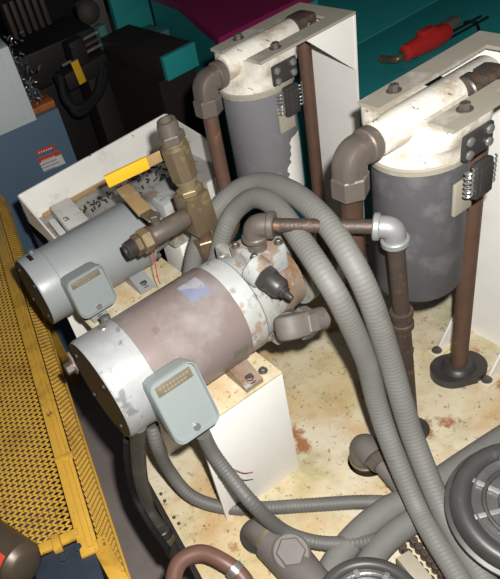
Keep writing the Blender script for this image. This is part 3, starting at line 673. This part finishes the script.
# ================================================================== ROUND FAN COVERS
def fan_cover(label, c, r, nrm, base, spokes):
    nrm = V(nrm).normalized(); c = V(c); u, w_, _ = basis(nrm); t = thing('fan_cover', label, 'fan cover', base, 'round black fan covers')
    part('rim', B().lathe(c-nrm*.055, nrm, [(0, r*.90), (.004, r*.98), (.018, r*1.02), (.020, r*1.06), (.026, r*1.06), (.028, r*1.0), (.042, r*1.0), (.050, r*.985), (.055, r*.95), (.057, r*.86), (.055, r*.78), (.048, r*.73), (.030, r*.71), (.02, r*.5)], 64), 'fan', t, 50)
    part('inner_ring', B().lathe(c-nrm*.010, nrm, [(0, r*.73), (.006, r*.73), (.008, r*.715), (.006, r*.695), (0, r*.695)], 64), 'silver', t)
    for q in (.56, .34):
        pts = [c-nrm*.006 + (u*math.cos(a)+w_*math.sin(a))*r*q for a in [2*math.pi*k/48 for k in range(49)]]
        part('grille_ring', B().tube(pts, .0035, 8, smooth=False), 'fan', t)
    for k in range(spokes):
        a = 2*math.pi*k/spokes+.35; dv = u*math.cos(a)+w_*math.sin(a)
        part('spoke', B().obox(c-nrm*.006+dv*r*.54, dv, nrm.cross(dv), nrm, r*.50, .007, .004, .001), 'galv', t)
    part('hub', B().lathe(c-nrm*.012, nrm, [(0, r*.34), (.008, r*.34), (.012, r*.28), (.014, r*.05)], 32), 'fan', t)
    part('inside', B().cyl(c-nrm*.030, c-nrm*.024, r*.72, 40), 'fan_in', t)
    part('motor_barrel', B().lathe(base, c-nrm*.055-V(base), [(0, r*.66), ((c-nrm*.055-V(base)).length-.008, r*.66), ((c-nrm*.055-V(base)).length, r*.84)], 40), 'blackmetal', t)
    return t
fc = AZ(528, 503, .145)
fan_cover('round black fan cover beside the two arching hoses, on the rusty lid', fc, .093, (-.10, -.18, 1), V((fc.x+.005, fc.y+.01, 0)), 8)
fc2 = AZ(370, 606, .075)
fan_cover('round black fan cover in front of the thick hoses', fc2, .076, (-.03, .03, 1), V((fc2.x, fc2.y, 0)), 8)
# rusty link chain and label block between the hoses
t = thing('rusty_chain', 'short rusty roller chain lying between the hoses', 'chain', AZ(420, 560, 0))
ch0, ch1 = AZ(403, 537, .016), AZ(448, 590, .016); cd = (ch1-ch0).normalized(); cs = EZ.cross(cd)
nL = 9
for i in range(nL):
    p = ch0.lerp(ch1, i/(nL-1))
    for sg in (-1, 1):
        part('roller', B().cyl(p+cs*sg*.010-EZ*.016, p+cs*sg*.010+EZ*.003, .0062, 12, .001), 'darkpipe', t)
single('label_block', B().obox(AZ(414, 572, .035), (ch1-ch0).normalized(), cs, EZ, .05, .024, .03, .003), 'cap_cream', 'small cream block beside the rusty chain', 'block')
single('lid_plug', B().lathe(AZ(404, 352, 0), EZ, [(0, .018), (.01, .018), (.012, .013), (.022, .013)], 20), 'darkpipe', 'small dark pipe plug on the lid behind the hoses', 'plug')

# ================================================================== WHITE TRAY BEHIND THE SMALL MOTOR
TW = [.285, .690, 1.13, 1.35]; TZ0, TZ1 = .265, .338
t = thing('drip_tray', 'white chipped steel tray behind the small grey motor', 'tray', (.49, 1.24, FZ))
x0, x1, y0, y1 = TW
part('tray_floor', B().box(x0, x1, y0, y1, TZ0-.004, TZ0), 'dirty', t)
part('back_wall', B().prism([(x0, y1, TZ0), (x1, y1, TZ0), (x1, y1, TZ1+.006), (x0, y1, TZ1)], (0, .004, 0)), 'white_bent', t)
part('side_wall', B().prism([(x1, y0, TZ0), (x1, y1, TZ0), (x1, y1, TZ1+.006), (x1, y0, TZ1-.02)], (.004, 0, 0)), 'white_bent', t)
part('side_wall', B().prism([(x0, y0, TZ0), (x0, y1, TZ0), (x0, y1, TZ1), (x0, y0, TZ0+.015)], (-.004, 0, 0)), 'white_bent', t)
part('shelf_strip', B().box(x0+.03, x1-.02, y1-.016, y1-.004, TZ0, TZ0+.008, .002), 'tan', t)
for (a, c) in ((x0+.03, y0+.03), (x1-.03, y0+.03), (x0+.03, y1-.03), (x1-.03, y1-.03)):
    part('tray_leg', B().box(a-.015, a+.015, c-.015, c+.015, FZ, TZ0-.004), 'white_bent', t)
single('channel_offcut', B().obox((.345, 1.225, TZ0+.018), V((.97, -.1, 0)).normalized(), V((.1, .97, 0)).normalized(), EZ, .05, .16, .036, .003), 'white_bent', 'white painted steel offcut lying in the tray', 'offcut')
single('channel_offcut', B().obox((.308, 1.215, TZ0+.010), V((.97, -.1, 0)).normalized(), V((.1, .97, 0)).normalized(), EZ, .016, .13, .02, .002), 'white', 'narrow white strip beside the offcut in the tray', 'offcut')
fp_ = AZ(98, 205, .33)
t = thing('hose_adapter', 'small plated adapter fitting lying in the white tray', 'pipe fitting', V((fp_.x, fp_.y, TZ0)))
part('nut', B().hexn(V((fp_.x-.01, fp_.y, TZ0+.022)), V((fp_.x+.006, fp_.y, TZ0+.022)), .018, .001), 'zinc', t)
part('nose', B().cyl(V((fp_.x-.030, fp_.y, TZ0+.022)), V((fp_.x-.008, fp_.y, TZ0+.022)), .013, 18, .002), 'zinc', t)
part('tail', B().cyl(V((fp_.x+.004, fp_.y, TZ0+.022)), V((fp_.x+.045, fp_.y, TZ0+.022)), .011, 18, .002), 'fitting', t)
random.seed(5); b = B()
for i in range(90):
    c = V((random.uniform(x0+.07, x1-.03), y1-.05-abs(random.gauss(0, .035)), TZ0+.002))
    a = random.uniform(0, 3.1); u = V((math.cos(a), math.sin(a), .2)).normalized(); w_ = EZ.cross(u).normalized()
    b.obox(c, u, w_, u.cross(w_), random.uniform(.004, .014), random.uniform(.002, .005), .002)
o = single('metal_chips', b, 'greasy', 'dark metal chips scattered along the tray', 'metal chips'); o['kind'] = 'stuff'

# ================================================================== YELLOW EXPANDED-METAL GUARD
GZ = .12
ra, rb = AZ(19, 280, GZ), AZ(98, 546, GZ)
gv = (ra-rb).normalized(); gu = gv.cross(EZ).normalized()      # gu to the right, gv away
G0 = rb
t = thing('machine_guard', 'yellow machine guard of expanded metal mesh beside the tank', 'guard', V((G0.x-.2, G0.y+.5, FZ)))
def mesh_sheet(o, u, v, n, nu, nv, lw, sw, wd, thk):
    """expanded metal: zig-zag strands along u, rows stacked along v"""
    b = B(); vs, fs = [], []
    for j in range(nv):
        for i in range(nu):
            s = 1 if (i+j) % 2 else -1
            a = o + u*(i*lw/2) + v*(j*sw/2 + s*sw*.22); c = o + u*((i+1)*lw/2) + v*(j*sw/2 - s*sw*.22)
            d = (c-a).normalized(); p = n.cross(d)*(wd/2); e = n*(thk/2); k = len(vs)
            vs += [a-p-e, a+p-e, a+p+e, a-p+e, c-p-e, c+p-e, c+p+e, c-p+e]
            fs += [(k+3, k+2, k+6, k+7), (k, k+4, k+5, k+1), (k, k+3, k+7, k+4), (k+1, k+5, k+6, k+2)]
    return b.add(vs, fs)
LEN = 1.35; LW, SWD = .0205, .0125
near = .045
topm = mesh_sheet(G0 - gu*.36 + gv*near, gu, gv, EZ, int(.338/(LW/2)), int((LEN-near)/(SWD/2)), LW, SWD, .0031, .0016)
part('top_mesh', topm, 'ymesh', t)
# side face slopes down towards the tank
rr_ = AZ(124, 562, .045); sv = rr_ - (G0 + gv*((rr_-G0).dot(gv))); su = sv.normalized(); SWID = sv.length
sn = su.cross(gv) if su.cross(gv).z > 0 else gv.cross(su)
part('side_mesh', mesh_sheet(G0 + su*.008 + gv*-.06, su, gv, sn, int((SWID-.012)/(LW/4)), int((LEN+.1)/(SWD/2)), LW/2, SWD, .0026, .0016), 'ymesh', t)
part('ridge_bar', B().obox(G0 + gv*(LEN/2) - gu*.014 + EZ*.002, gu, gv, EZ, .030, LEN+.02, .006, .001), 'yellow', t)
part('ridge_lip', B().obox(G0 + gv*(LEN/2) - gu*.010 + EZ*.007, gu, gv, EZ, .010, LEN, .006, .001), 'yellow', t)
part('edge_wire', B().cyl(G0+su*SWID-gv*.06, G0+su*SWID+gv*(LEN+.04), .0028, 8), 'yellow', t)
part('near_bar', B().obox(G0 - gu*.192 + gv*.036 + EZ*.002, gu, gv, EZ, .34, .018, .007, .001), 'yellow', t)
part('far_bar', B().obox(G0 - gu*.165 + gv*LEN + EZ*.002, gu, gv, EZ, .36, .025, .006, .001), 'yellow', t)
part('outer_bar', B().obox(G0 - gu*.36 + gv*LEN/2 + EZ*.002, gu, gv, EZ, .03, LEN, .006, .001), 'yellow', t)
part('clip', B().obox(G0 + gv*.19 - gu*.012 + EZ*.008, gu, gv, EZ, .034, .012, .01, .002), 'yellow', t)
part('clip', B().obox(G0 - gu*.060 + gv*.030 + EZ*.008, gu, gv, EZ, .014, .030, .012, .002), 'yellow', t)
for (a, c) in ((-.34, .02), (-.34, LEN-.03), (-.03, LEN-.03)):
    p = G0 + gu*a + gv*c
    part('post', B().box(p.x-.015, p.x+.015, p.y-.015, p.y+.015, FZ, GZ-.002), 'yellow', t)
part('diagonal_bar', B().obox(G0 + gu*.012 - gv*.045 - EZ*.006, (gu*.18-gv).normalized(), (gu+gv*.18).normalized(), EZ, .12, .026, .008, .001), 'yellow', t)
# dark plate with two bolts and the cylinder
t = thing('mounting_plate', 'dark blue steel plate with two bolts at the end of the guard', 'plate', G0 - gv*.06 - gu*.06 + EZ*-.03)
part('plate', B().obox(G0 - gu*.056 - gv*.050 - EZ*.006, gu, gv, EZ, .100, .150, .008, .001), 'navy', t)
for px in ((64, 559), (79, 549)):
    p = AZ(px[0], px[1], GZ-.002); bolt(t, p, EZ, .0075, .006, m='navy')
part('plate_post', B().obox(V((G0.x-.05, G0.y-.09, (FZ+GZ-.010)/2)), EX, EY, EZ, .04, .04, GZ-.010-FZ), 'navy', t)
t = thing('steel_cylinder', 'oily steel cylinder with red paint beside the dark plate', 'cylinder', AZ(8, 575, .12))
c0b = AZ(27, 569, .15); dcy = (AZ(-30, 528, .15)-c0b).normalized()
part('barrel', B().lathe(c0b, dcy, [(0, .024), (.004, .032), (.012, .036), (.014, .038), (.20, .038)], 36), 'oilsteel', t)
_u, _w, _ = basis(dcy); _dc = V(CAM)-c0b; _a = math.degrees(math.atan2(_w.dot(_dc), _u.dot(_dc)))
part('red_patch', shell_band(c0b, dcy, .018, .048, .0385, _a-50, _a-5), 'redflat', t)

# ================================================================== BACKGROUND: blue cabinet, grey cabinet, machine clutter
# blue cabinet, turned a little
bt = AY(58, 108, 2.05); bl_ = AY(0, 128, 2.05+.0)
bu = V((1, -.13, 0)).normalized(); bv = EZ.cross(bu)
t = thing('blue_cabinet', 'slate blue steel cabinet with a red and white warning sticker', 'cabinet', V((bt.x-.3, bt.y+.2, FZ)))
ctr = bt - bu*.35 + bv*.22; Hc = bt.z-FZ
part('body', B().obox(V((ctr.x, ctr.y, FZ+Hc/2)), bu, bv, EZ, .70, .44, Hc, .004), 'blue', t)
fo = lambda px, py, e=.002: (lambda d: V(CAM + ((np.array(bt)-CAM)@np.array(-bv))/(d@np.array(-bv))*d) - bv*e)(ray(px, py))
def sticker(pa, pb, pc, m, name, par, e=.0015):
    a, b_, c = fo(*pa, e), fo(*pb, e), fo(*pc, e); return part(name, B().prism([a, b_, b_+(c-a), c], bv*.001), m, par)
sticker((35, 151), (54, 144), (36, 155), 'redflat', 'warning_strip', t)
ws = sticker((37, 159), (59, 150), (44, 172), 'whiteflat', 'warning_sticker', t)
wr = sticker((37, 159), (59, 150), (39, 163), 'redflat', 'warning_header', ws, .003)
b = B()
for (pa, ln) in (((40, 165), 16), ((41.5, 168), 17), ((43, 171), 12)):
    a = fo(*pa, .003); c = fo(pa[0]+ln, pa[1]-ln*.41, .003); up_ = (fo(pa[0]+.5, pa[1]+1.1, .003)-a)
    b.prism([a, c, c+up_, a+up_], bv*.001)
part('sticker_text', b, 'inkflat', ws)
b = B()
for i in range(6):
    a = fo(41+2.3*i, 160.3-2.3*i*.41, .0045); c = fo(42.5+2.3*i, 159.7-2.3*i*.41, .0045); up_ = fo(41.5+2.3*i, 161.8-2.3*i*.41, .0045)-a
    b.prism([a, c, c+up_, a+up_], bv*.0008)
part('header_text', b, 'whiteflat', ws)
b = B()
for i in range(6):
    a = fo(38+2.4*i, 152-2.4*i*.37, .003); c = fo(39.5+2.4*i, 151.4-2.4*i*.37, .003); up_ = fo(38.4+2.4*i, 153.4-2.4*i*.37, .003)-a
    b.prism([a, c, c+up_, a+up_], bv*.0008)
part('strip_text', b, 'whiteflat', t)
single('orange_block', B().obox(bt - bu*.06 + bv*.07 + EZ*.012, bu, bv, EZ, .12, .10, .022, .004), 'orange', 'orange greasy block on the blue cabinet', 'block')
# pale grey control cabinet standing on top of the blue one
gb = AY(32, 98, 2.0)
gu2 = V((1, -.16, 0)).normalized(); gv2 = EZ.cross(gu2)
g_base = bt.z
t = thing('control_cabinet', 'pale grey control cabinet standing on the blue cabinet', 'cabinet', V((gb.x-.2, gb.y+.15, g_base)))
gr = AY(29, 99, 2.04); gtp = AY(4, 28, 2.04); hgt = .24
part('body', B().obox(V((gr.x, gr.y, g_base+hgt/2)) - gu2*.2 + gv2*.06, gu2, gv2, EZ, .40, .12, hgt, .004), 'cab', t)
part('door', B().obox(V((gr.x, gr.y, g_base+hgt/2+.004)) - gu2*.212 - gv2*.004, gu2, gv2, EZ, .36, .012, hgt-.03, .003), 'cab', t)
# shiny swarf on the cabinet
random.seed(11); b = B()
for i in range(150):
    p = V((gr.x+.015+random.gauss(0, .03), gr.y+.03+random.random()*.10, g_base+hgt*random.random()*.95+.01)); a = random.uniform(0, 6.28)
    d = V((math.cos(a), random.uniform(-.4, .4), math.sin(a))).normalized(); u_, w_, _ = basis(d)
    L = random.uniform(.006, .022); b.tube([p, p+d*L*.5+u_*L*.25, p+d*L], random.uniform(.0012, .0028), 5, smooth=False)
o = single('metal_swarf', b, 'silver', 'shiny curled metal swarf beside the grey control cabinet', 'swarf'); o['kind'] = 'stuff'
# greasy lathe carriage behind
t = thing('lathe_carriage', 'greasy dark machine carriage with ribbed brown casting', 'machine', V((.85, 2.75, FZ)))
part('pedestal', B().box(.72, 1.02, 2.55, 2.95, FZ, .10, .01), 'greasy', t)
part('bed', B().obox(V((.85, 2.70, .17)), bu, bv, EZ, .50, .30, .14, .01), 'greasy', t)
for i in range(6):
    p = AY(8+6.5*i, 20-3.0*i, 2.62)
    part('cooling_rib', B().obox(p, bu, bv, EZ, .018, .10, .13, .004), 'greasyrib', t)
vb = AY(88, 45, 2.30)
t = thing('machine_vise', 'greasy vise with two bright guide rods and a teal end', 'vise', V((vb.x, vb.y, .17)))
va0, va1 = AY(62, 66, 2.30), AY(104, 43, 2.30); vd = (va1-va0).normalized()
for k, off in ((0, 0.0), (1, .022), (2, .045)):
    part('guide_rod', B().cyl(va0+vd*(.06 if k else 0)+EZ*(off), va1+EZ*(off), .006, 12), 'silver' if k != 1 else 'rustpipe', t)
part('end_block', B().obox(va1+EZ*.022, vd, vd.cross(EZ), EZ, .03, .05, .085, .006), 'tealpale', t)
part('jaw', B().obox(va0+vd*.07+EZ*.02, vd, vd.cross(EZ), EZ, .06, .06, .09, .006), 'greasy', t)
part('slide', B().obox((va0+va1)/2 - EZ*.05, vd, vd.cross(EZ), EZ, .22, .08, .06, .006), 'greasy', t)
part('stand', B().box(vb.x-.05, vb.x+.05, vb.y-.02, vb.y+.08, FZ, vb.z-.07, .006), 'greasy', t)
ta, tb = AY(74, 61, 2.18), AY(83, 83, 2.18); tdn = (tb-ta).normalized(); tsd = tdn.cross(EY).normalized()
t = thing('hang_tag', 'yellow tag hanging from the vise', 'tag', tb)
part('card', B().obox((ta+tb)/2, tdn, tsd, EY, (tb-ta).length, .028, .003, .0008), 'ybright', t)
part('string', B().tube([ta+tdn*.006, ta+V((0, .05, .02)), va0+vd*.09+EZ*.03], .0015, 6), 'black', t)
# dark hoses drooping below the vise
for k, (dx, lab) in enumerate(((0, 'black hose drooping in a loop under the vise'), (9, 'second black hose drooping in a loop beside the vise'))):
    single('drooping_hose', B().tube([AY(60-dx*.3, 75, 2.26+.02*k), AY(66+dx*.2, 100, 2.24), AY(80, 108+dx*.6, 2.22), AY(97+dx*.3, 92, 2.24), AY(103+dx*.3, 60, 2.28)], .016, 12), 'black', lab, 'hose')
t = thing('work_lamp', 'grey machine lamp with a round lens behind the vise', 'lamp', AY(100, 32, 2.9))
lc, ld = AY(88, 12, 2.9), V((-.3, -.9, .2)).normalized()
part('lens', B().lathe(lc, ld, [(0, .04), (.02, .05), (.04, .05), (.05, .03)], 24), 'greasyrib', t)
part('housing', B().obox(AY(95, 22, 2.95), vd, vd.cross(EZ), EZ, .10, .10, .20, .01), 'greyfit', t)
part('post', B().box(lc.x, lc.x+.05, lc.y+.06, lc.y+.11, FZ, lc.z, .005), 'greyfit', t)
# navy leg at the guard
single('navy_pedestal', B().obox(V((AY(20, 215, 1.62).x+.07, 1.66, (FZ+.12)/2)), V((.95, -.2, 0)).normalized(), V((.2, .95, 0)).normalized(), EZ, .10, .10, .12-FZ, .005), 'navy', 'navy painted machine pedestal between the guard and the tray', 'pedestal')

# ================================================================== TEAL MACHINE
t = thing('teal_machine', 'large teal machine bed with a maroon cover behind the filters', 'machine', (1.9, 2.0, FZ)); TEAL = t
TZ = .10; YS = 1.643
part('front_bed', B().box(1.12, 3.2, 1.27, YS-.004, FZ, TZ, .006), 'teal', t)
part('rear_bed', B().box(1.40, 3.2, YS, 2.45, FZ, TZ+.001, .004), 'teal', t)
def slab(pts, z0, z1): return B().prism([(x, y, z0) for x, y in pts], (0, 0, z1-z0))
part('maroon_cover', slab([(1.113, 1.716), (1.26, 2.16), (1.30, 2.45), (1.50, 2.45), (1.50, 1.70)], .272, .30), 'purple', t)
part('cover_base', slab([(1.125, 1.73), (1.27, 2.16), (1.31, 2.44), (1.39, 2.44), (1.39, 1.70)], FZ, .271), 'teal', t)
part('cover_base', slab([(1.392, 1.70), (1.392, 2.44), (1.49, 2.44), (1.49, 1.70)], TZ+.002, .271), 'teal', t)
# stepped apron at the left
t = thing('machine_apron', 'dark topped teal box projecting from the teal machine', 'machine part', (1.0, 1.9, FZ))
xa = AZ(163, 58, .28); xb2 = AZ(195, 44, .28)
part('apron_face', B().box(xa.x, 1.095, xa.y, xa.y+.02, .205, .28, .003), 'teal', t)
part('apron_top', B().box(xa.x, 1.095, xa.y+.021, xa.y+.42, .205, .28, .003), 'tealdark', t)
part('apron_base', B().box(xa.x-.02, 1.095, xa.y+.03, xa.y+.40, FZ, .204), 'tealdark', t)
pa_ = AY(112, 0, 2.7); pb_ = AY(158, 28, 2.7)
t = thing('machine_screen', 'upright teal panel with a faded teal bar beyond the dark topped box', 'panel', (AY(135, 15, 2.6).x, 2.6, FZ))
c_ = AY(136, 10, 2.6)
part('sheet', B().box(AY(118, 28, 2.6).x, AY(153, 20, 2.6).x, 2.6, 2.63, FZ, c_.z+.12, .003), 'teal', t)
b0, b1 = AY(136, 41, 2.35), AY(160, 31, 2.35)
part('bar', B().obox((b0+b1)/2, (b1-b0).normalized(), EY, (b1-b0).normalized().cross(EY), (b1-b0).length, .14, .035, .003), 'tealpale', t)
part('post', B().box(AY(165, 10, 2.6).x, AY(180, 10, 2.6).x, 2.55, 2.62, FZ, c_.z+.16, .004), 'greasy', t)

# red hand tool on the teal bed
t = thing('die_grinder', 'red and grey hand power tool lying on the teal bed', 'power tool', AZ(430, 45, TZ))
ta_, tb_ = AZ(404, 54, TZ+.03), AZ(457, 26, TZ+.03); td = (tb_-ta_).normalized(); tl = (tb_-ta_).length
part('motor_body', B().lathe(ta_, td, [(0, .014), (.006, .024), (tl*.25, .028), (tl*.5, .032), (tl*.72, .029), (tl*.8, .024)], 20), 'red', t)
part('trigger_block', B().obox(ta_+td*tl*.42+EZ*.030, td, td.cross(EZ), EZ, .05, .03, .022, .006), 'red', t)
part('grey_handle', B().obox(ta_+td*tl*.86+EZ*.006+EY*.02, td, td.cross(EZ), EZ, tl*.5, .034, .03, .010), 'greyfit', t)
part('nose', B().tube([ta_, ta_-td*.03-EZ*.004, AZ(381, 59, TZ+.012)], .011, 12), 'brass', t)
part('cord', B().tube([tb_+td*.03, AZ(475, 22, TZ+.02), AZ(479, 32, TZ+.008), AZ(473, 40, TZ+.006)], .0045, 8), 'black', t)
ra_, rb2 = AZ(414, 58, TZ+.004), AZ(488, 17, TZ+.004)  # dark shadow strips along the tool, modelled as thin black cylinders
for k, lab in ((0, 'thin black shadow strip lying on the teal bed under the red tool'), (1, 'second thin black shadow strip beside the red tool')):
    single('shadow_strip', B().cyl(ra_+V((.02*k, .025*k, 0)), rb2+V((0, .025*k, 0)), .004, 10), 'black', lab, 'shadow strip', 'shadow strips on the teal bed')
